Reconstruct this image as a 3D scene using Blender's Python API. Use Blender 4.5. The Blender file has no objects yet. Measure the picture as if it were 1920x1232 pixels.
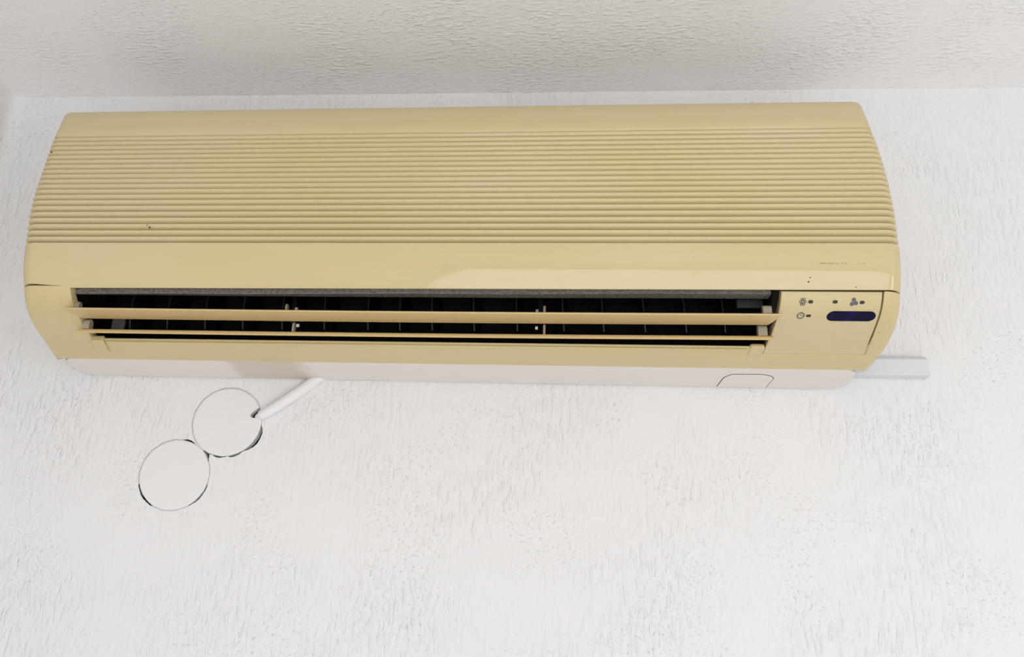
import bpy, bmesh, math, random
from mathutils import Vector, Matrix
random.seed(4)
S = bpy.context.scene
C = S.collection
Z0 = 2.20                      # height of the unit's underside above the floor
CEIL = Z0 + .3565
XL, XR, YF = -.5555, 1.8, -3.0   # left wall, right wall, wall opposite the unit

# ------------------------------------------------------------------ camera
def make_camera():
    yaw, pit, rol = .0732329, .3665086, .0325860
    fwd = Vector((-math.sin(yaw)*math.cos(pit), math.cos(yaw)*math.cos(pit), math.sin(pit)))
    right = Vector((math.cos(yaw), math.sin(yaw), 0)); up = right.cross(fwd)
    r2 = right*math.cos(rol)+up*math.sin(rol); u2 = up*math.cos(rol)-right*math.sin(rol)
    cd = bpy.data.cameras.new('camera'); cam = bpy.data.objects.new('camera', cd); C.objects.link(cam)
    m = Matrix((r2, u2, -fwd)).transposed().to_4x4()
    m.translation = Vector((.1234459, -.9509998, Z0-.3040701))
    cam.matrix_world = m
    cd.sensor_fit = 'HORIZONTAL'; cd.sensor_width = 36; cd.lens = 36*1813.49/1920; cd.clip_start = .02
    S.camera = cam
make_camera()

# ------------------------------------------------------------------ light
w = bpy.data.worlds.new('sky'); S.world = w; w.use_nodes = True
w.node_tree.nodes['Background'].inputs[0].default_value = (.75, .86, 1, 1)
w.node_tree.nodes['Background'].inputs[1].default_value = 1.0
def area(name, loc, rot, sx, sy, power, col):
    l = bpy.data.lights.new(name, 'AREA'); l.shape = 'RECTANGLE'; l.size = sx; l.size_y = sy; l.energy = power; l.color = col
    o = bpy.data.objects.new(name, l); C.objects.link(o); o.location = loc; o.rotation_euler = rot
    return o
# daylight by the window in the right wall; added upward fill opposite the unit
area('daylight_side_window', (XR+.05, -1.58, 1.50), (0, math.radians(90), 0), .84, .42, 27, (.93, .965, 1))
area('added_rear_fill', (.55, YF-.05, 1.16), (math.radians(148), 0, 0), 1.95, 2.18, 112, (.985, .99, 1))
sl = bpy.data.lights.new('added_bounce_sun', 'SUN'); sl.energy = 8; sl.angle = math.radians(2); sl.color = (1, .985, .965)
so = bpy.data.objects.new('added_bounce_sun', sl); C.objects.link(so); so.rotation_euler = (math.radians(48), 0, math.radians(6))   # added for floor bounce, enters by the rear opening
vs = S.view_settings
vs.view_transform = 'Standard'; vs.look = 'None'; vs.gamma = 1; vs.exposure = -1.56; vs.use_curve_mapping = False
# outline rows of the cover, top edge to bottom seam: y, z, side drift, half width, right end minus left end height
ROWS = [(-.1350,.2453,-.0045,.4045,.0040),(-.1470,.2101,-.0020,.4045,.0040),(-.1570,.1708,.0010,.4048,.0022),
        (-.1650,.1264,.0028,.4045,.0007),(-.1640,.0818,.0046,.4038,-.0003),(-.1610,.0585,.0052,.4030,-.0008),
        (-.1540,.0427,.0050,.4028,-.0030),(-.1420,.0287,.0044,.4040,-.0036),(-.1190,.0193,.0030,.4062,-.0038),
        (-.0800,.0100,.0000,.4060,-.0043),(-.0500,.0045,-.0050,.4031,-.0049)]
TS = [0.0]
for a, b in zip(ROWS, ROWS[1:]):
    TS.append(TS[-1] + math.hypot(b[0]-a[0], b[1]-a[1]))
def row(t):
    t = min(max(t, 0.0), TS[-1]); i = 0
    while i < len(TS)-2 and t > TS[i+1]: i += 1
    h = TS[i+1]-TS[i]; f = (t-TS[i])/h
    def tang(j, k):
        if j == 0: return (ROWS[1][k]-ROWS[0][k])/(TS[1]-TS[0])
        if j == len(TS)-1: return (ROWS[-1][k]-ROWS[-2][k])/(TS[-1]-TS[-2])
        return (ROWS[j+1][k]-ROWS[j-1][k])/(TS[j+1]-TS[j-1])
    out = []
    for k in range(5):
        m0, m1 = tang(i,k)*h, tang(i+1,k)*h
        p0, p1 = ROWS[i][k], ROWS[i+1][k]
        out.append((2*f**3-3*f*f+1)*p0+(f**3-2*f*f+f)*m0+(-2*f**3+3*f*f)*p1+(f**3-f*f)*m1)
    return out
def normal(t):
    a, b = row(t-.002), row(t+.002)
    dy, dz = b[0]-a[0], b[1]-a[1]; l = math.hypot(dy, dz)
    return (dz/l, -dy/l)      # outward (y, z)
def shell(x, t, off=0.0):
    # point on the flat front part, off = outward offset
    y, z, mx, hw, dz = row(t); n = normal(t)
    return (x+mx, y+n[0]*off, z+n[1]*off+dz*x/.8)
# ------------------------------------------------------------------ materials
def mat(name, col, rough=.5, spec=.5, build=None, coat=0):
    m = bpy.data.materials.new(name); m.use_nodes = True
    b = m.node_tree.nodes['Principled BSDF']
    b.inputs['Base Color'].default_value = (*col, 1); b.inputs['Roughness'].default_value = rough
    b.inputs['Specular IOR Level'].default_value = spec; b.inputs['Coat Weight'].default_value = coat
    if build: build(m.node_tree, b)
    return m
def N(nt, typ, **kw):
    n = nt.nodes.new(typ)
    for k, v in kw.items():
        if k.startswith('i_'): n.inputs[k[2:].replace('_', ' ')].default_value = v
        else: setattr(n, k, v)
    return n
def coords(nt, scale=(1, 1, 1), rot=(0, 0, 0)):
    tc = N(nt, 'ShaderNodeTexCoord'); mp = N(nt, 'ShaderNodeMapping')
    mp.inputs['Scale'].default_value = scale; mp.inputs['Rotation'].default_value = rot
    nt.links.new(tc.outputs['Object'], mp.inputs[0]); return mp.outputs[0]
def noise(nt, vec, scale, detail=2, rough=.5):
    n = N(nt, 'ShaderNodeTexNoise'); n.inputs['Scale'].default_value = scale
    n.inputs['Detail'].default_value = detail; n.inputs['Roughness'].default_value = rough
    nt.links.new(vec, n.inputs['Vector']); return n.outputs['Fac']
def mth(nt, op, a, b=None, c=None):
    n = N(nt, 'ShaderNodeMath', operation=op)
    for i, v in enumerate((a, b, c)):
        if v is None: continue
        if isinstance(v, (int, float)): n.inputs[i].default_value = v
        else: nt.links.new(v, n.inputs[i])
    return n.outputs[0]
def remap(nt, v, a, b, c=0, d=1):
    n = N(nt, 'ShaderNodeMapRange', interpolation_type='SMOOTHSTEP')
    for i, x in enumerate((a, b, c, d)): n.inputs[i+1].default_value = x
    nt.links.new(v, n.inputs[0]); return n.outputs[0]
def bump(nt, b, h, dist, strength=1):
    n = N(nt, 'ShaderNodeBump'); n.inputs['Strength'].default_value = strength; n.inputs['Distance'].default_value = dist
    nt.links.new(h, n.inputs['Height']); nt.links.new(n.outputs[0], b.inputs['Normal'])
def mixcol(nt, b, fac, c1, c2):
    n = N(nt, 'ShaderNodeMix', data_type='RGBA')
    nt.links.new(fac, n.inputs['Factor']); n.inputs['A'].default_value = (*c1, 1); n.inputs['B'].default_value = (*c2, 1)
    nt.links.new(n.outputs['Result'], b.inputs['Base Color']); return n
def plaster(stretch, rot, amp, k=1.0):
    # brushed old paint: patchy bristle strokes and small lumps
    def f(nt, b):
        v = coords(nt, stretch, rot); u = coords(nt)
        strokes = remap(nt, noise(nt, v, 230, 3, .55), .44, .74)
        lumps = remap(nt, noise(nt, u, 270, 2, .5), .54, .78)
        grain = noise(nt, u, 420, 2, .6)
        patch = remap(nt, noise(nt, u, 8, 3), .36, .64, .22, 1)
        patch2 = remap(nt, noise(nt, u, 11, 1), .42, .64, .1, 1)
        wave = noise(nt, u, 22, 2)
        h = mth(nt, 'MULTIPLY', strokes, patch)
        h = mth(nt, 'ADD', h, mth(nt, 'MULTIPLY', mth(nt, 'MULTIPLY', lumps, patch2), .7))
        h = mth(nt, 'ADD', h, mth(nt, 'MULTIPLY', grain, .22))
        h = mth(nt, 'ADD', h, mth(nt, 'MULTIPLY', wave, 1.6))
        bump(nt, b, h, amp)
        mixcol(nt, b, noise(nt, u, 3.2, 1), [c*k for c in WALLC[0]], [c*k for c in WALLC[1]])
    return f
WALLC = ((.80, .785, .775), (.825, .812, .805))
M = {}
M['wall'] = mat('painted_plaster_wall', (.8, .8, .8), .62, .35, plaster((1, 1, .26), (0, .10, 0), .0010))
M['ceiling'] = mat('painted_plaster_ceiling', (.8, .8, .8), .55, .4, plaster((.42, 1, 1), (0, 0, .45), .0009, 1.09))
M['smooth_paint'] = mat('smooth_white_paint', (.81, .795, .785), .6, .35, lambda nt, b: bump(nt, b, noise(nt, coords(nt), 160, 3), .00045))
M['floor'] = mat('floor_tile', (.75, .72, .68), .35, .4, lambda nt, b: mixcol(nt, b, noise(nt, coords(nt), 3, 4), (.82, .81, .79), (.78, .765, .745)))
def yellowed(nt, b):
    u = coords(nt)
    m = mixcol(nt, b, remap(nt, noise(nt, coords(nt, (1, 2.5, 2.5)), 4.5, 3), .3, .7), YEL[0], YEL[1])
YEL = ((.605, .490, .262), (.625, .512, .290))
M['yellow'] = mat('yellowed_plastic', YEL[0], .4, .05, yellowed, coat=.65)
M['casing'] = mat('yellowed_casing_plastic', (.64, .50, .245), .34, .35, lambda nt, b: mixcol(nt, b, noise(nt, coords(nt, (1, 2, 2)), 5, 3), (.612, .493, .260), (.632, .503, .255)), coat=.3)
for n_ in ('yellow', 'casing'): M[n_].node_tree.nodes['Principled BSDF'].inputs['Coat Roughness'].default_value = .04
M['yellow_deep'] = mat('deep_yellowed_plastic', (.63, .455, .205), .35, .5, lambda nt, b: mixcol(nt, b, noise(nt, coords(nt, (1, 3, 3)), 14, 3), (.66, .48, .22), (.59, .43, .19)))
def chassis(nt, b):
    u = coords(nt)
    d = N(nt, 'ShaderNodeSeparateXYZ'); nt.links.new(u, d.inputs[0])
    n1 = noise(nt, u, 28, 2)
    # greasy smear with an irregular edge
    e = mth(nt, 'ADD', mth(nt, 'ABSOLUTE', mth(nt, 'ADD', d.outputs[0], .190)), mth(nt, 'MULTIPLY', n1, .06))
    mixcol(nt, b, remap(nt, e, .062, .078, 0, 1), (.64, .56, .47), (.77, .715, .66))
M['chassis'] = mat('aged_white_plastic', (.70, .65, .60), .45, .4, chassis)
M['black'] = mat('black_duct_plastic', (.011, .010, .010), .45, .25)
M['vane'] = mat('dark_vane_plastic', (.006, .006, .007), .4, .25)
M['vane_edge'] = mat('lit_vane_edge', (.035, .034, .034), .6, .3)  # paler grey paints the light caught by the vane front edges
M['dark_grey'] = mat('dark_grey_plastic', (.07, .068, .066), .45, .4)
def felt(nt, b):
    u = coords(nt)
    mixcol(nt, b, remap(nt, noise(nt, u, 420, 4, .7), .3, .7), (.13, .115, .10), (.27, .245, .215)); bump(nt, b, noise(nt, u, 700, 3), .0008)
M['felt'] = mat('grey_foam', (.2, .18, .16), .95, .1, felt)
M['tan'] = mat('tan_plastic', (.40, .345, .25), .4, .4)
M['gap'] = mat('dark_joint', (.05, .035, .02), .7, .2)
M['groove'] = mat('dark_groove_ribbon', (.22, .18, .145), .8, .1)
M['display'] = mat('dark_blue_display', (.005, .004, .026), .4, .1)
M['display_blue'] = mat('blue_display_tint', (.010, .007, .09), .4, .1)  # bluer tone for two patches on the display window
M['led'] = mat('brown_lamp_lens', (.035, .02, .01), .2, .5)
M['ink'] = mat('dark_print', (.07, .07, .075), .5, .3)
M['ink_blue'] = mat('slate_print', (.12, .135, .16), .5, .3)
M['worn'] = mat('worn_print', (.40, .315, .165), .5, .3)
M['speck'] = mat('dirt', (.09, .05, .025), .8, .1)
M['pin'] = mat('pale_pin', (.62, .60, .55), .4, .4)
M['trunk'] = mat('cool_white_pvc', (.70, .705, .74), .4, .4)
M['recess'] = mat('grey_rubble', (.22, .205, .19), .9, .1, lambda nt, b: mixcol(nt, b, remap(nt, noise(nt, coords(nt), 160, 3), .35, .65), (.09, .08, .075), (.40, .38, .36)))
M['white_frame'] = mat('white_window_frame', (.78, .78, .77), .4, .4)

# ------------------------------------------------------------------ helpers
def link(name, verts, faces, m, parent=None, angle=35, smooth=True):
    me = bpy.data.meshes.new(name); me.from_pydata([tuple(v) for v in verts], [], faces); me.update()
    bm = bmesh.new(); bm.from_mesh(me)
    bmesh.ops.remove_doubles(bm, verts=bm.verts, dist=1e-6)
    bmesh.ops.recalc_face_normals(bm, faces=bm.faces); bm.to_mesh(me); bm.free()
    if smooth:
        for p in me.polygons: p.use_smooth = True
        me.set_sharp_from_angle(angle=math.radians(angle))
    me.materials.append(M[m])
    o = bpy.data.objects.new(name, me); C.objects.link(o)
    if parent: o.parent = parent
    return o
class MB:
    def __init__(s): s.v = []; s.f = []
    def grid(s, rows, close_u=False, close_v=False):
        b = len(s.v); n = len(rows[0]); k = len(rows)
        for r in rows: s.v += [tuple(q) for q in r]
        for i in range(k if close_v else k-1):
            for j in range(n if close_u else n-1):
                a = b+i*n+j; c = b+i*n+(j+1) % n; d = b+((i+1) % k)*n+(j+1) % n; e = b+((i+1) % k)*n+j
                s.f.append((a, c, d, e))
        return b
    def poly(s, pts):
        b = len(s.v); s.v += [tuple(q) for q in pts]; s.f.append(tuple(range(b, b+len(pts))))
    def box(s, x0, x1, y0, y1, z0, z1):
        b = len(s.v)
        s.v += [(x, y, z) for x in (x0, x1) for y in (y0, y1) for z in (z0, z1)]
        s.f += [tuple(b+i for i in q) for q in ((0,1,3,2),(4,6,7,5),(0,4,5,1),(2,3,7,6),(0,2,6,4),(1,5,7,3))]
    def prism(s, sections):
        # closed loops of equal length, capped at both ends
        b = s.grid(sections, close_u=True); n = len(sections[0])
        s.f.append(tuple(b+j for j in range(n))); s.f.append(tuple(b+(len(sections)-1)*n+j for j in range(n)))
    def done(s, name, m, parent=None, angle=35, bevel=0, seg=2):
        o = link(name, s.v, s.f, m, parent, angle)
        if bevel:
            md = o.modifiers.new('bevel', 'BEVEL'); md.width = bevel; md.segments = seg; md.limit_method = 'ANGLE'; md.angle_limit = math.radians(40)
        return o
def tag(o, label=None, cat=None, group=None, kind=None):
    for k, v in (('label', label), ('category', cat), ('group', group), ('kind', kind)):
        if v: o[k] = v
    return o
def tube(path, rad, n=14):
    mb = MB(); rows = []
    P = [Vector(p) for p in path]
    for i, p in enumerate(P):
        d = (P[min(i+1, len(P)-1)]-P[max(i-1, 0)]).normalized()
        a = d.cross(Vector((0, 1, 0)))
        a = a.normalized() if a.length > .05 else Vector((1, 0, 0)); b = d.cross(a).normalized()
        r = rad[i] if isinstance(rad, (list, tuple)) else rad
        rows.append([p+a*r*math.cos(2*math.pi*k/n)+b*r*math.sin(2*math.pi*k/n) for k in range(n)])
    mb.prism(rows); return mb

# ------------------------------------------------------------------ the room
def plate(name, pts, thick, m):
    # flat wall with its visible face at pts, body behind it
    mb = MB(); mb.prism([pts, [tuple(Vector(p)+Vector(thick)) for p in pts]])
    o = link(name, mb.v, mb.f, m, None, smooth=False); tag(o, kind='structure'); return o
T = .16
plate('floor', [(XL-T, T, 0), (XR+T, T, 0), (XR+T, YF-T, 0), (XL-T, YF-T, 0)], (0, 0, -.12), 'floor')
plate('ceiling', [(XL-T, T, CEIL), (XR+T, T, CEIL), (XR+T, YF-T, CEIL), (XL-T, YF-T, CEIL)], (0, 0, .12), 'ceiling')
RV = .014
mb = MB(); mb.prism([[(XL, YF, z)]+[(XL+RV*(1-math.cos(math.pi/2*k/8)), -RV*(1-math.sin(math.pi/2*k/8)), z) for k in range(9)]+[(XL-T, 0, z), (XL-T, YF, z)] for z in (0, CEIL)])
tag(mb.done('wall_left', 'wall', None, 40), kind='structure')      # the plaster runs round the corner
def wall_with_window(name, P, a0, a1, wa0, wa1, wz0, wz1, thick):
    # P(a, z) maps the wall plane; four slabs round the opening
    mb = MB(); off = Vector(thick)
    for q in ((a0, wa0, 0, CEIL), (wa1, a1, 0, CEIL), (wa0, wa1, 0, wz0), (wa0, wa1, wz1, CEIL)):
        l = [Vector(P(q[0], q[2])), Vector(P(q[1], q[2])), Vector(P(q[1], q[3])), Vector(P(q[0], q[3]))]
        mb.prism([l, [v+off for v in l]])
    o = link(name, mb.v, mb.f, 'wall', None, smooth=False); return tag(o, kind='structure')
wall_with_window('wall_right', lambda a, z: (XR, a, z), YF, 0, -1.82, -1.34, 1.05, 1.95, (T, 0, 0))
wall_with_window('wall_front', lambda a, z: (a, YF, z), XL, XR, -.45, 1.60, .03, 2.25, (0, -T, 0))
def window_frame(name, P, a0, a1, z0, z1):
    mb = MB(); wd = .02; am = (a0+a1)/2
    for q in ((a0, a0+wd, z0, z1), (a1-wd, a1, z0, z1), (a0+wd, a1-wd, z0, z0+wd), (a0+wd, a1-wd, z1-wd, z1))+(((am-wd/2, am+wd/2, z0+wd, z1-wd),) if a1-a0 > .6 else ()):
        c = [(a, d, z) for a in q[:2] for d in (-.06, -.10) for z in q[2:]]
        b = len(mb.v); mb.v += [P(*p) for p in c]
        mb.f += [tuple(b+i for i in f) for f in ((0,1,3,2),(4,6,7,5),(0,4,5,1),(2,3,7,6),(0,2,6,4),(1,5,7,3))]
    return tag(mb.done(name, 'white_frame'), kind='structure')
# (frames sit inside the reveals)
window_frame('window_1', lambda a, d, z: (XR-d-.06, a, z), -1.82, -1.34, 1.05, 1.95)
window_frame('unseen_rear_opening', lambda a, d, z: (a, YF+d+.06, z), -.45, 1.60, .03, 2.25)  # unseen opening, made door-high so the floor bounces light upward

# wall behind the unit, with the round recesses of the two cover plates let into it
D1 = (-.2393, -.0438+Z0, .0368); D2 = (-.2866, -.1001+Z0, .0368)
def arc_w(a, spec):
    a = a % 360
    for a0, a1, wdt in spec:
        if a0 <= a <= a1:
            k = (a-a0)/(a1-a0); return wdt*math.sin(math.pi*k)**.7
    return 0
CR1 = ((306, 354, .0040), (280, 302, .0015), (254, 274, .0008), (230, 244, .0014))
CR2 = ((303, 346, .0011), (196, 238, .0008), (64, 82, .0006), (26, 42, .0022))
def hole_r(a, d, spec):
    return d[2]+.00045+arc_w(a, spec)+.00018*math.sin(a*.31+d[0]*99)+.00012*math.sin(a*.83)
def hole_outline():
    # both recesses run into each other where the plates touch
    cx, cz = (D1[0]+D2[0])/2, (D1[1]+D2[1])/2
    polys = []
    for d, spec in ((D1, CR1), (D2, CR2)):
        polys.append([(d[0]+hole_r(k, d, spec)*math.cos(math.radians(k)), d[1]+hole_r(k, d, spec)*math.sin(math.radians(k))) for k in range(360)])
    out = []
    for k in range(720):
        a = math.radians(k*.5+.05); dx, dz = math.cos(a), math.sin(a); best = .0009
        for pl in polys:
            for i in range(360):
                x0, z0 = pl[i][0]-cx, pl[i][1]-cz; x1, z1 = pl[(i+1) % 360][0]-cx, pl[(i+1) % 360][1]-cz
                c0 = dx*z0-dz*x0; c1 = dx*z1-dz*x1
                if (c0 < 0) != (c1 < 0):
                    f = c0/(c0-c1); t = dx*(x0+(x1-x0)*f)+dz*(z0+(z1-z0)*f)
                    if t > best: best = t
        out.append((cx+dx*best, cz+dz*best))
    return out
def wall_back():
    bm = bmesh.new()
    outer = [bm.verts.new((x, 0, z)) for x, z in ((XL-T, 0), (XR+T, 0), (XR+T, CEIL), (XL-T, CEIL))]
    ho = hole_outline()
    inner = [bm.verts.new((x, 0, z)) for x, z in ho]
    ed = []
    for L in (outer, inner): ed += [bm.edges.new((L[i], L[(i+1) % len(L)])) for i in range(len(L))]
    bmesh.ops.triangle_fill(bm, use_beauty=True, use_dissolve=False, edges=ed)
    cx, cz = (D1[0]+D2[0])/2, (D1[1]+D2[1])/2
    back = [bm.verts.new((x, .014, z)) for x, z in ho]; n = len(ho)
    rim = [bm.faces.new((inner[i], inner[(i+1) % n], back[(i+1) % n], back[i])) for i in range(n)]
    c = bm.verts.new((cx, .014, cz))
    bot = [bm.faces.new((back[i], back[(i+1) % n], c)) for i in range(n)]
    ob = [bm.verts.new((v.co.x, T, v.co.z)) for v in outer]
    for i in range(4): bm.faces.new((outer[i], outer[(i+1) % 4], ob[(i+1) % 4], ob[i]))
    bm.faces.new(ob)
    for f in rim+bot: f.material_index = 1
    for f in bm.faces:                                   # front faces look into the room
        f.normal_update()
        if f not in rim and f not in bot and abs(f.normal.y) > .9 and f.calc_center_median().y < .001 and f.normal.y > 0: f.normal_flip()
    me = bpy.data.meshes.new('wall_back'); bm.to_mesh(me); bm.free()
    me.materials.append(M['wall']); me.materials.append(M['recess'])
    o = bpy.data.objects.new('wall_back', me); C.objects.link(o); return tag(o, kind='structure')
WB = wall_back()
def filler(d, spec, skip):
    # hardened paint bridging the joint where it is not cracked open
    runs = []; cur = []
    for k in range(0, 361, 2):
        if arc_w(k, spec) > 0 or any(a <= k % 360 <= b for a, b in skip):
            if len(cur) > 2: runs.append(cur)
            cur = []
        else: cur.append(k)
    if len(cur) > 2: runs.append(cur)
    for r in runs:
        mb = MB(); rows = []
        for rr, yy in ((d[2]-.0012, .0016), (d[2]+.0001, .0007), (d[2]+.0022, .0010)):
            rows.append([(d[0]+rr*math.cos(math.radians(k)), yy, d[1]+rr*math.sin(math.radians(k))) for k in r])
        mb.grid(rows); mb.done('joint_filler', 'smooth_paint', WB)
filler(D1, CR1, ((226, 248),)); filler(D2, CR2, ((26, 42),))
def disc(name, d, notch, label):
    mb = MB(); rows = []; n = 180
    def rad(k, base):
        a = 360*k/n; r = base+.00010*math.sin(a*.19)+.00008*math.sin(a*.47+1)
        if notch:
            q = abs((a-notch[0]+180) % 360-180)/notch[1]
            if q < 1: r -= notch[2]*(1-q**3)
        return r
    for base, y in ((.0005, .0060), (.0, .0050), (.0, .0005), (-.0004, -.0003), (-.0013, -.0007)):
        rows.append([(d[0]+rad(k, d[2]+base-.0005)*math.cos(2*math.pi*k/n), y, d[1]+rad(k, d[2]+base-.0005)*math.sin(2*math.pi*k/n)) for k in range(n)])
    b = mb.grid(rows, close_u=True); c = len(mb.v); mb.v.append((d[0], -.0007, d[1]))
    for k in range(n): mb.f.append((b+4*n+k, b+4*n+(k+1) % n, c))
    return tag(mb.done(name, 'smooth_paint', None, 12), label, 'wall cover')
disc('round_wall_cover', D1, (16, 10, .0115), 'round painted-over wall cover plate that the white cable runs into')
disc('round_wall_cover', D2, None, 'round painted-over wall cover plate without a cable, touching the one with the cable')
# painted-over cable from the unit down into the upper plate
pts = [(-.1440, -.0006, .0085), (-.1500, -.0012, .0022), (-.1765, -.0030, -.0192), (-.1960, -.0030, -.0330), (-.2030, -.0010, -.0366), (-.2075, .0035, -.0383)]
path = []
for i in range(len(pts)-1):
    p0, p1, p2, p3 = (Vector(pts[max(0, min(len(pts)-1, j))]) for j in (i-1, i, i+1, i+2))
    for s in range(6):
        f = s/6; path.append(.5*((2*p1)+(p2-p0)*f+(2*p0-5*p1+4*p2-p3)*f*f+(3*p1-p0-3*p2+p3)*f**3))
path.append(Vector(pts[-1]))
cb = tube([p+Vector((0, 0, Z0)) for p in path], [.0062]*12+[.0060]*7+[.0056]*6+[.0046]*6, 16).done('cable', 'smooth_paint')
tag(cb, 'white painted cable slanting from under the air conditioner to the upper round cover plate', 'cable')
# trunking behind the right end of the unit
tr = bpy.data.objects.new('cable_trunking', None); C.objects.link(tr); tr.location = (.42, 0, Z0+.02)
tag(tr, 'short cool-white plastic cable trunking on the wall at the right end of the air conditioner', 'trunking')
mb = MB(); mb.box(-.09, .0535, -.0085, -.0002, -.0100, .0108); mb.done('trunking_base', 'trunk', tr, bevel=.0006)
mb = MB(); mb.prism([[(x, -.0085, -.0099), (x, -.0122, -.0099), (x, -.0122, .0070), (x, -.0085, .0104)] for x in (-.09, .0532)]); mb.done('trunking_lid', 'trunk', tr, bevel=.0005)

# ------------------------------------------------------------------ the air conditioner
AC = bpy.data.objects.new('air_conditioner', None); C.objects.link(AC); AC.location = (0, 0, Z0)
tag(AC, 'yellowed wall-mounted split air conditioner with ribbed front grille, open louvers and white underside', 'air conditioner')
RC = .013; YB = -.034
FX = [-.39, -.362, -.3545, -.3475, -.28, -.14, 0, .14, .2965, .33, .39]
NA = 6
def plan(t, off=0., y=None, z=None, fx=()):
    # one horizontal outline of the cover: left side, round corner, front, round corner, right side
    ry, rz, mx, hw, dz = row(t); n = normal(t)
    y = ry+n[0]*off if y is None else y; z = rz+n[1]*off if z is None else z
    hw = hw+off*.9; k_ = min(1, max(0, (t-.285)/.037)); r = RC*(1-.7*k_); yb = YB-.012*k_; out = [(-hw, yb)]
    for k in range(NA+1):
        a = math.pi/2*k/NA; out.append((-hw+r*(1-math.cos(a)), y+r*(1-math.sin(a))))
    lim = hw-r-.0005
    for x in fx:
        out.append((max(-lim, min(lim, x)), y))
    for k in range(NA, -1, -1):
        a = math.pi/2*k/NA; out.append((hw-r*(1-math.cos(a)), y+r*(1-math.sin(a))))
    out.append((hw, yb))
    return [(x+mx, yy, z+dz*x/.8) for x, yy in out]
NG = 20; G0, G1 = .0385, .1672
G = [G0+(G1-G0)*i/NG for i in range(NG+1)]
# front panel: top face, top band, recessed grille bed, bottom band with a turned-in lower edge
mb = MB()
def ybk(rows): return rows
t0 = row(0)
mb.grid([[(x, YB, z) for x, y, z in plan(0, z=t0[1]+.0085)], plan(0, y=t0[0]+.016, z=t0[1]+.0080), plan(0, y=t0[0]+.0075, z=t0[1]+.0058), plan(0, y=t0[0]+.0028, z=t0[1]+.0030), plan(0), plan(.012), plan(.025), plan(G0-.0040), plan(G0-.0028, -.0007), plan(G0-.0016, -.0024), plan(G0-.0006, -.0050), plan(G0, -.0078)]
        + [plan(G0+(G1-G0)*k/10, -.0078) for k in range(1, 11)])
def tend(x):
    s = min(1, max(0, (x+.362)/.010)); s = s*s*(3-2*s)
    return .2083+s*(.0036-.0032*max(0, min(1, (x+.35)/.74)))
def vrow(fn, off=0):
    xs = [q[0] for q in plan(.2, fx=FX)]
    return [plan(fn(x), off, fx=FX)[j] for j, x in enumerate(xs)]
mb.grid([plan(G1, -.0078, fx=FX), plan(G1, -.0004, fx=FX), plan(G1+.0005, 0, fx=FX)]+[plan(G1+(.2060-G1)*k/7, fx=FX) for k in range(1, 8)]
        + [vrow(lambda x: tend(x)-.0006), vrow(tend, -.0006), vrow(lambda x: tend(x)-.0004, -.0035), vrow(lambda x: tend(x)-.001, -.010)])
FP = mb.done('front_panel', 'yellow', AC)
SL = [(.00, -.0078), (.00, -.0008), (.05, -.0002), (.12, 0), (.34, 0), (.46, -.0006), (.60, -.0019), (.76, -.0039), (.90, -.0060), (1.0, -.0078)]
for i in range(NG):
    a, b = G[i], G[i+1]; mb = MB()
    mb.grid([plan(a+(b-a)*f, o) for f, o in SL]); mb.done('slat', 'yellow', FP, 50)
for x in (-.2805, -.1900, -.1020, -.0150, .0750, .1690, .2600):      # upright webs behind the slats
    mb = MB(); rows = []
    for k in range(21):
        t = G0+(G1-G0)*k/20
        rows.append([shell(x-.004, t, -.0078), shell(x-.004, t, -.0046), shell(x+.004, t, -.0046), shell(x+.004, t, -.0078)])
    mb.grid(rows); mb.done('grille_web', 'yellow', FP)
def conform(name, loops, x, t, off, m, parent, thick=.0003, rel=True):
    # flat print or lens laid on the curved cover; loops are 2D outlines in metres
    mb = MB()
    for lp in loops:
        top = [shell(x+px, t-py, off+thick) for px, py in lp]; bot = [shell(x+px, t-py, off) for px, py in lp]
        mb.prism([bot, top])
    return mb.done(name, m, parent)
def circ(cx, cy, r, n=14, a0=0): return [(cx+r*math.cos(2*math.pi*k/n+a0), cy+r*math.sin(2*math.pi*k/n+a0)) for k in range(n)]
def ring(cx, cy, r, w, n=14):
    return [[(cx+q*math.cos(2*math.pi*(k+e)/n), cy+q*math.sin(2*math.pi*(k+e)/n)) for q, e in ((r-w, 0), (r, 0), (r, 1), (r-w, 1))] for k in range(n)]
def bar(x0, y0, x1, y1, w):
    dx, dy = x1-x0, y1-y0; l = math.hypot(dx, dy); nx, ny = -dy/l*w/2, dx/l*w/2
    return [(x0+nx, y0+ny), (x1+nx, y1+ny), (x1-nx, y1-ny), (x0-nx, y0-ny)]
def stadium(w, h, n=8):
    r = h/2; out = []
    for k in range(n+1): a = -math.pi/2+math.pi*k/n; out.append((w/2-r+r*math.cos(a), r*math.sin(a)))
    for k in range(n+1): a = math.pi/2+math.pi*k/n; out.append((-w/2+r+r*math.cos(a), r*math.sin(a)))
    return out
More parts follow.
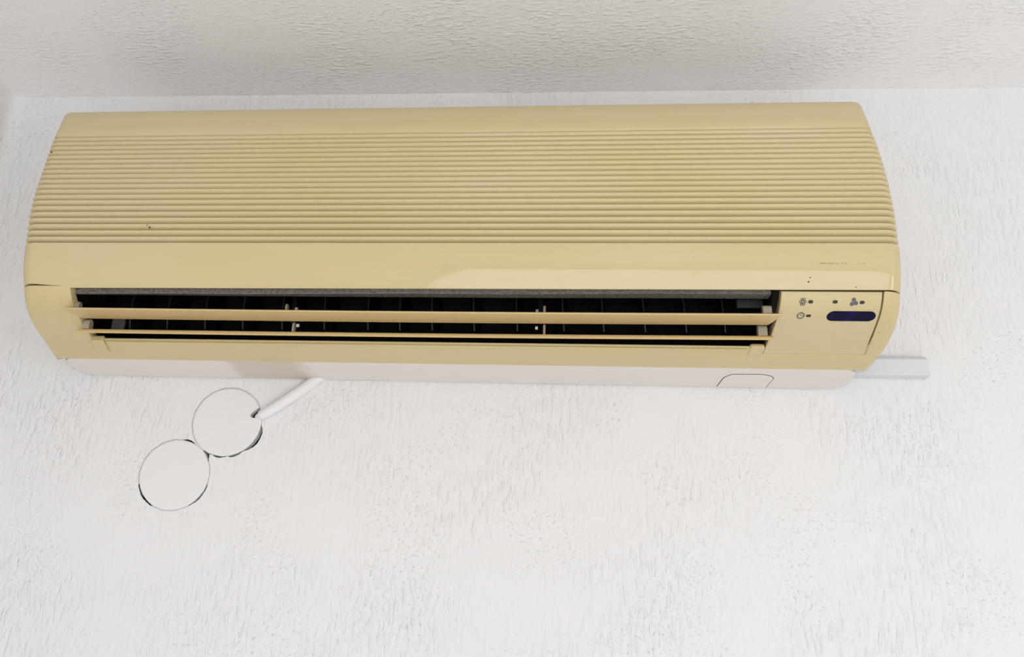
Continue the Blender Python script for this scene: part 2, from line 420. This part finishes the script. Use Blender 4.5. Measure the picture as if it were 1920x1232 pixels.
# what is left of the rubbed-off lettering
worn = [bar(.0000, 0, .0050, .0001, .0009), bar(.0062, -.0005, .0080, .0004, .0008), bar(.0080, .0004, .0100, .0004, .0009), bar(.0100, .0004, .0117, -.0005, .0008),
        bar(.0127, .0003, .0152, -.0002, .0008), bar(.0178, 0, .0190, 0, .0009), bar(.0206, 0, .0228, 0, .0008), bar(.0320, 0, .0336, 0, .0005), bar(.0366, 0, .0388, 0, .0006)]
tag(conform('worn_lettering', worn, .3306, .1863, .00002, 'worn', FP, .00006), 'faint remains of rubbed-off dark lettering')
for x, t, r in ((.3203, .2020, .0007), (.3216, .1984, .0005), (.3614, .2062, .0005)):
    conform('dirt_speck', [circ(0, 0, r, 8)], x, t, 0, 'speck', FP, .0002)
for x, t, r in ((-.2806, .1520, .0008), (-.2830, .1497, .0005), (-.3960, .0600, .0008)):
    conform('dirt_speck', [circ(0, 0, r, 8)], x, t, -.0004, 'speck', FP, .0007)

# lower casing: left cheek, strip under the outlet, frame round the control panel
TE = TS[-1]; OL, OR = -.3545, .2970; TO = .2850
PL = [-.39, -.375, OL]
def cut(rowpts, lo=None, hi=None):
    return rowpts[lo:hi]
mb = MB()
nL = 1+(NA+1)+3
tl = [.2101+(TE-.2101)*k/16 for k in range(17)]
def cheek(t, off=0): return plan(t, off, fx=PL)[:nL]
def under(t, off=0): return [cheek(t, off)]
mb.grid([cheek(.2098, -.0060), cheek(.2098, -.0006)]+[cheek(t) for t in tl]+[cheek(TE, -.0012), cheek(TE-.004, -.0045)])
tc = [t for t in tl if t <= .2905]+[.2905]
mb.grid([[shell(OL, t, 0), shell(OL+.0009, t, -.0004), shell(OL+.0013, t, -.0016), shell(OL+.0016, t, -.0085)] for t in tc])
# strip
def strip(t, off=0): return [shell(x, t, off) for x in (OL, -.2, 0, .15, OR)]
mb.grid([strip(TO-.0012, -.0022), strip(TO-.0010, -.0012), strip(TO, -.0002), strip(TO+.0010)]+[strip(TO+.001+(TE-TO-.001)*k/6) for k in range(1, 7)]+[strip(TE, -.0012), strip(TE-.004, -.0045)])
# part below and right of the control panel
TB = .2934
def cpr(t):            # right edge of the control panel
    f = (t-.2095)/(.2928-.2095); return .3846+.0012*f+.0050*f*f
def rside(t, off=0, x0=OR):
    pp = plan(t, off, fx=[0, .36, .39])
    head = shell(x0, t, off); k = 1+(NA+1)
    tail = pp[k+2:]
    return [head, shell(min(max(.5*(x0+.388), x0), .3885), t, off)]+tail
mb.grid([rside(TB-.0002, -.0045), rside(TB, -.0003)]+[rside(TB+.0006+(TE-TB-.0006)*k/5) for k in range(6)]+[rside(TE, -.0012), rside(TE-.004, -.0045)])
tr_ = [.2100+(TB-.2100)*k/14 for k in range(15)]
mb.grid([rside(t, -.0045 if k == 0 else 0, cpr(t)+.0016) for t in (.2098,) for k in (0, 1)]+[rside(t, 0, cpr(t)+.0016) for t in tr_])
mb.grid([[shell(cpr(t)+.0016, t, 0), shell(cpr(t)+.0014, t, -.0006), shell(cpr(t)+.0012, t, -.0050)] for t in tr_])
LC = mb.done('lower_casing', 'casing', AC)
# rail along the lower lip, latch tab and hinge block
def block(x0, x1, ta, tb, o0, o1, name, m='casing', parent=None, bev=.0008, slope=0):
    m_ = MB(); s = []
    for x in (x0, x1): s.append([shell(x, ta, o0), shell(x, ta, o1), shell(x, tb, o1+slope), shell(x, tb, o0)])
    m_.prism(s); return m_.done(name, m, parent or LC, bevel=bev)
block(-.3400, .2812, TO-.0005, TO+.0030, -.002, .0018, 'lip_rail', bev=.0006)
block(-.3543, -.3412, TO-.0035, TO+.0195, -.004, .0030, 'latch_tab', bev=.0012)
block(.2830, .2968, TO-.0040, TO+.0170, -.004, .0013, 'hinge_block', bev=.0020, slope=-.0008)
# control panel
mb = MB(); ct = [.2108+(.2926-.2108)*k/16 for k in range(17)]
def cp(t, off=0): return [shell(x, t, off) for x in (OR+.0004, OR+.0008, .32, .35, cpr(t)-.0006, cpr(t))]
def cpo(t, off=0):
    return [shell(OR+.0004, t, off-.0006), shell(OR+.0010, t, off), shell(.32, t, off), shell(.35, t, off), shell(cpr(t)-.0007, t, off), shell(cpr(t), t, off-.0006)]
mb.grid([cpo(.2104, -.006), cpo(.2104, -.0006)]+[cpo(t) for t in ct]+[cpo(.2930, -.0005), cpo(.2930, -.006)])
mb.grid([[shell(OR+.0004, t, -.0006), shell(OR+.0004, t, -.009)] for t in [.2104]+ct+[.2930]])
mb.grid([[shell(cpr(t), t, -.0006), shell(cpr(t), t, -.006)] for t in [.2104]+ct+[.2930]])
CP = mb.done('control_panel', 'yellow', AC)
mb = MB(); mb.grid([[shell(x, t, -.0062) for x in (OR+.006, .35, .3990)] for t in (.2080, .23, .25, .27, .2950)]); mb.done('panel_backing', 'gap', LC)
for nm, xa, xb_ in (('joint_shade', -.3895, -.3555), ('joint_shade', .2990, .3910)):
    mb = MB(); mb.prism([[shell(x, .2068, -.0024), shell(x, .2118, -.0024), shell(x, .2118, -.0036), shell(x, .2068, -.0036)] for x in (xa, xb_)]); mb.done(nm, 'gap', LC)  # dark strips that paint shade into the panel joints
for x, t in ((.3235, .2192), (.3447, .2191), (.3680, .2194), (.3242, .2340)):
    conform('indicator_lamp', [stadium(.0044, .0030)], x, t, 0, 'led', CP, .00025)
DS = conform('display_window', [stadium(.0425, .0118, 12)], .3614, .2342, 0, 'display', CP, .0003)
tag(DS, 'dark blue pill-shaped display window')
conform('display_tint', [[(-.004, .0022), (.003, .0022), (.0025, .0052), (-.0035, .0052)], [(-.0055, -.0055), (.0015, -.0055), (.001, -.0028), (-.005, -.0028)]], .3614, .2342, .0003, 'display_blue', DS, .00003)
fl = []
for k in range(6): fl += ring(.0021*math.cos(math.pi/3*k), .0027*math.sin(math.pi/3*k), .00125, .00062, 9)
fl += ring(0, 0, .0014, .0006, 10)
tag(conform('snowflake_icon', fl, .3167, .2193, .00002, 'ink', CP, .00005), 'small printed flower-like snowflake symbol')
clk = ring(0, 0, .0034, .0009, 20)+[bar(0, 0, -.0012, .0012, .0005), bar(0, 0, .0016, .0011, .0005)]+[bar(.0024*math.cos(a), .0024*math.sin(a), .0018*math.cos(a), .0018*math.sin(a), .0005) for a in (0, math.pi/2, math.pi, -math.pi/2)]
tag(conform('clock_icon', [[(x, y*1.15) for x, y in l] for l in clk], .3173, .2340, .00002, 'ink', CP, .00005), 'small printed clock symbol')
fan = []
for k in range(3):
    a = math.pi/2+2*math.pi*k/3; cx, cy = .0018*math.cos(a), .0017*math.sin(a)
    fan.append([(cx+.0019*math.cos(b)+.0004*math.cos(a+1.2), cy+.0016*math.sin(b)+.0004*math.sin(a+1.2)) for b in [2*math.pi*j/12 for j in range(12)]])
tag(conform('fan_icon', [[(x, y*1.25) for x, y in l] for l in fan], .3609, .2194, .00002, 'ink_blue', CP, .00005), 'small printed three-blade fan symbol')
conform('dirt_speck', [circ(0, 0, .0005, 8)], .3960-.004, .2560, 0, 'speck', LC, .0002)

# duct behind the outlet
mb = MB(); prof = [(-.1500, .0455), (-.1400, .0530), (-.1100, .0800), (-.0750, .0920), (-.0600, .0820), (-.0580, .0560), (-.0600, .0380), (-.0680, .0240), (-.0790, .0170), (-.0875, .0132)]
mb.grid([[(x, y, z-.0045*x/.8) for y, z in prof] for x in (OL+.0016, -.1, .1, OR-.0006)])
for x in (OL+.0018, OR-.0008):
    mb.poly([(x, y, z-.0045*x/.8) for y, z in prof]+[(x, -.1150, .0230-.0045*x/.8), (x, -.1330, .0300-.0045*x/.8), (x, -.1450, .0410-.0045*x/.8)])
DU = mb.done('air_duct', 'black', AC)
for i, x in enumerate([-.3122, -.2751, -.2377, -.2005, -.1620, -.1210, -.0787, -.0480, -.0171, .0230, .0639, .1076, .1449, .1835, .2215, .2572]):
    mb = MB(); tw = .004
    rows = []
    for z, y0, y1 in ((.020, -.102, -.078), (.030, -.104, -.068), (.050, -.102, -.062), (.066, -.094, -.062)):
        rows.append([(x+.004*(.05-z)/.03*.5, y0, z), (x+.0012+.004*(.05-z)/.03*.5, y0, z), (x+.0012+tw, y1, z), (x+tw, y1, z)])
    mb.prism(rows); vn = mb.done('vertical_vane', 'vane', AC); vn.data.materials.append(M['vane_edge'])
    for p in vn.data.polygons:
        if p.normal.y < -.8: p.material_index = 1
# grey foam seal along the top of the outlet
mb = MB(); sec = []
for k in range(9):
    f = k/8; x = OL+.0020+(OR-.0012-OL-.0020)*f; w_ = .0006*math.sin(k*2.1)
    zf = .0392+.0030*f+w_*.6
    sec.append([(x, -.1425, zf), (x, -.1425, zf+.010), (x, -.1280, .0530), (x, -.1280, .0445-.0016*min(1, f*2)+w_*.3)])
mb.prism(sec); tag(mb.done('foam_seal', 'felt', AC, bevel=.0008), 'dusty grey foam seal strip')
for x, z in ((-.1472, .0), (.0884, .0)):
    mb = MB(); mb.box(x-.0022, x+.0022, -.112, -.080, .024, .070); mb.done('louver_post', 'vane', AC, bevel=.0008)
mb = MB(); mb.prism([[(x, -.100, .020), (x, -.100, .0335), (x, -.096, .0335), (x, -.096, .020)] for x in (-.330, -.3170)]); mb.v[-1:] = mb.v[-1:]; mb.done('drive_link', 'dark_grey', AC, bevel=.001)
mb = MB(); mb.box(.270, .294, -.112, -.108, .0415, .0495); mb.done('motor_cover', 'dark_grey', AC, bevel=.0008)

# louvers
def louver(front, back, xf, xb, th, arms, eh):
    mb = MB(); secs = []
    (yf, zf), (yb, zb) = front, back
    nx_ = 12
    for k in range(nx_+1):
        f = k/nx_; sl = -.0026*(f-.5)
        xF = xf[0]+(xf[1]-xf[0])*f; xB = xb[0]+(xb[1]-xb[0])*f; xm = (xF+xB)/2
        bow = -.0009*math.sin(math.pi*f)
        ym, zm = (yf+yb)/2, (zf+zb)/2
        s = [(xF, yf, zf), (xF, yf-.0003, zf+eh*.5), (xF, yf+.0006, zf+eh), (xm, ym, zm+th), (xB, yb, zb+.0012), (xB, yb, zb), (xm, ym, zm-.0004)]
        secs.append([(x, y, z+sl+bow) for x, y, z in s])
    mb.prism(secs); L = mb.done('louver', 'yellow_deep', AC, 50, bevel=0)
    for x0, x1, y0, y1, z0, z1, m in arms:
        q = MB(); n = 8; pr = []
        for k in range(n+1):
            a = math.pi*k/n; rr = (y1-y0)/2; pr.append((y0+rr-rr*math.cos(a), z1-rr+rr*math.sin(a)))
        pr = [(y0, z0)]+pr+[(y1, z0)]
        q.prism([[(x, y, z) for y, z in pr] for x in (x0, x1)]); q.done('pivot_arm', m, L, bevel=.0006)
louver((-.1465, .0210), (-.1195, .0222), (-.3535, .3025), (-.3490, .2955), .0026,
       [(-.3515, -.3455, -.137, -.129, .0235, .0348, 'tan'), (-.1508, -.1486, -.128, -.121, .0225, .0372, 'tan'), (.0912, .0935, -.128, -.121, .0215, .0366, 'tan'), (.2880, .2960, -.139, -.130, .0215, .0335, 'tan')], .0020)
louver((-.1175, .0084), (-.0930, .0182), (-.3535, .3000), (-.3480, .2950), .0036,
       [(-.3500, -.3435, -.116, -.107, .0148, .0255, 'tan'), (-.1468, -.1445, -.113, -.106, .0130, .0245, 'tan'), (.0908, .0930, -.113, -.106, .0125, .0240, 'tan'), (.2870, .2955, -.116, -.107, .0120, .0235, 'tan')], .0042)
for x, y, z in ((-.1440, -.1135, .0368), (-.1408, -.1135, .0200), (.0850, -.1135, .0360), (.0848, -.1135, .0190)):
    mb = tube([(x-.0012, y, z), (x+.0012, y, z)], .0016, 10); mb.done('pivot_pin', 'pin', AC)

# white chassis seen under the casing
XA, XB = -.4035, .3930
def zb(x, y):
    f = min(1, max(0, (y+.054)/.054)); return (.0052-.0061*x)*(1-f)+(.0012-.0090*x)*f
mb = MB(); lp = [(XA+.016, -.054), (XA, -.040), (XA, -.026)]
for k in range(9): a = math.pi/2*k/8; lp.append((XA+.024*(1-math.cos(a)), -.026+.0245*math.sin(a)))
for k in range(8, -1, -1): a = math.pi/2*k/8; lp.append((XB-.024*(1-math.cos(a)), -.026+.0245*math.sin(a)))
lp += [(XB, -.026), (XB, -.040), (XB-.016, -.054)]
bl = [(x, y, zb(x, y)) for x, y in lp]; b2 = [(x, y, zb(x, y)+.004) for x, y in lp]; tp = [(x, y, .2525) for x, y in lp]
mb.prism([bl, tp])
CH = mb.done('chassis', 'chassis', AC, bevel=.0012)
# removable pipe cover let into the underside: a dark ribbon drawn for the groove round a separate flap
def smooth(c, n=5):
    out = []
    for i in range(len(c)-1):
        p = [Vector((*c[max(0, min(len(c)-1, j))], 0)) for j in (i-1, i, i+1, i+2)]
        for k in range(n):
            f = k/n; q = .5*((2*p[1])+(p[2]-p[0])*f+(2*p[0]-5*p[1]+4*p[2]-p[3])*f*f+(3*p[1]-p[0]-3*p[2]+p[3])*f**3); out.append((q.x, q.y))
    return out+[c[-1]]
lp = smooth([(.2635, -.0040), (.2655, -.0150), (.2676, -.0262), (.2727, -.0330), (.2766, -.0351), (.2900, -.0355), (.3044, -.0355), (.3133, -.0320), (.3168, -.0268), (.3160, -.0200), (.3133, -.0030)])
def inset(c, g):
    out = []
    for i, (x, y) in enumerate(c):
        a, b = Vector(c[max(i-1, 0)]), Vector(c[min(i+1, len(c)-1)]); d = (b-a).normalized(); out.append((x-d.y*g, y+d.x*g))
    return out
inn = inset(lp, .0009)
mb = MB(); mb.prism([[(x, y, zb(x, y)+.0006) for x, y in inn], [(x, y, zb(x, y)-.0007) for x, y in inn]]); PC = mb.done('pipe_cover', 'chassis', CH, bevel=.0003)
mb = MB(); mb.grid([[(x, y, zb(x, y)-.00025) for x, y in lp], [(x, y, zb(x, y)-.00025) for x, y in inset(lp, .0011)]]); mb.done('cover_groove', 'groove', PC)
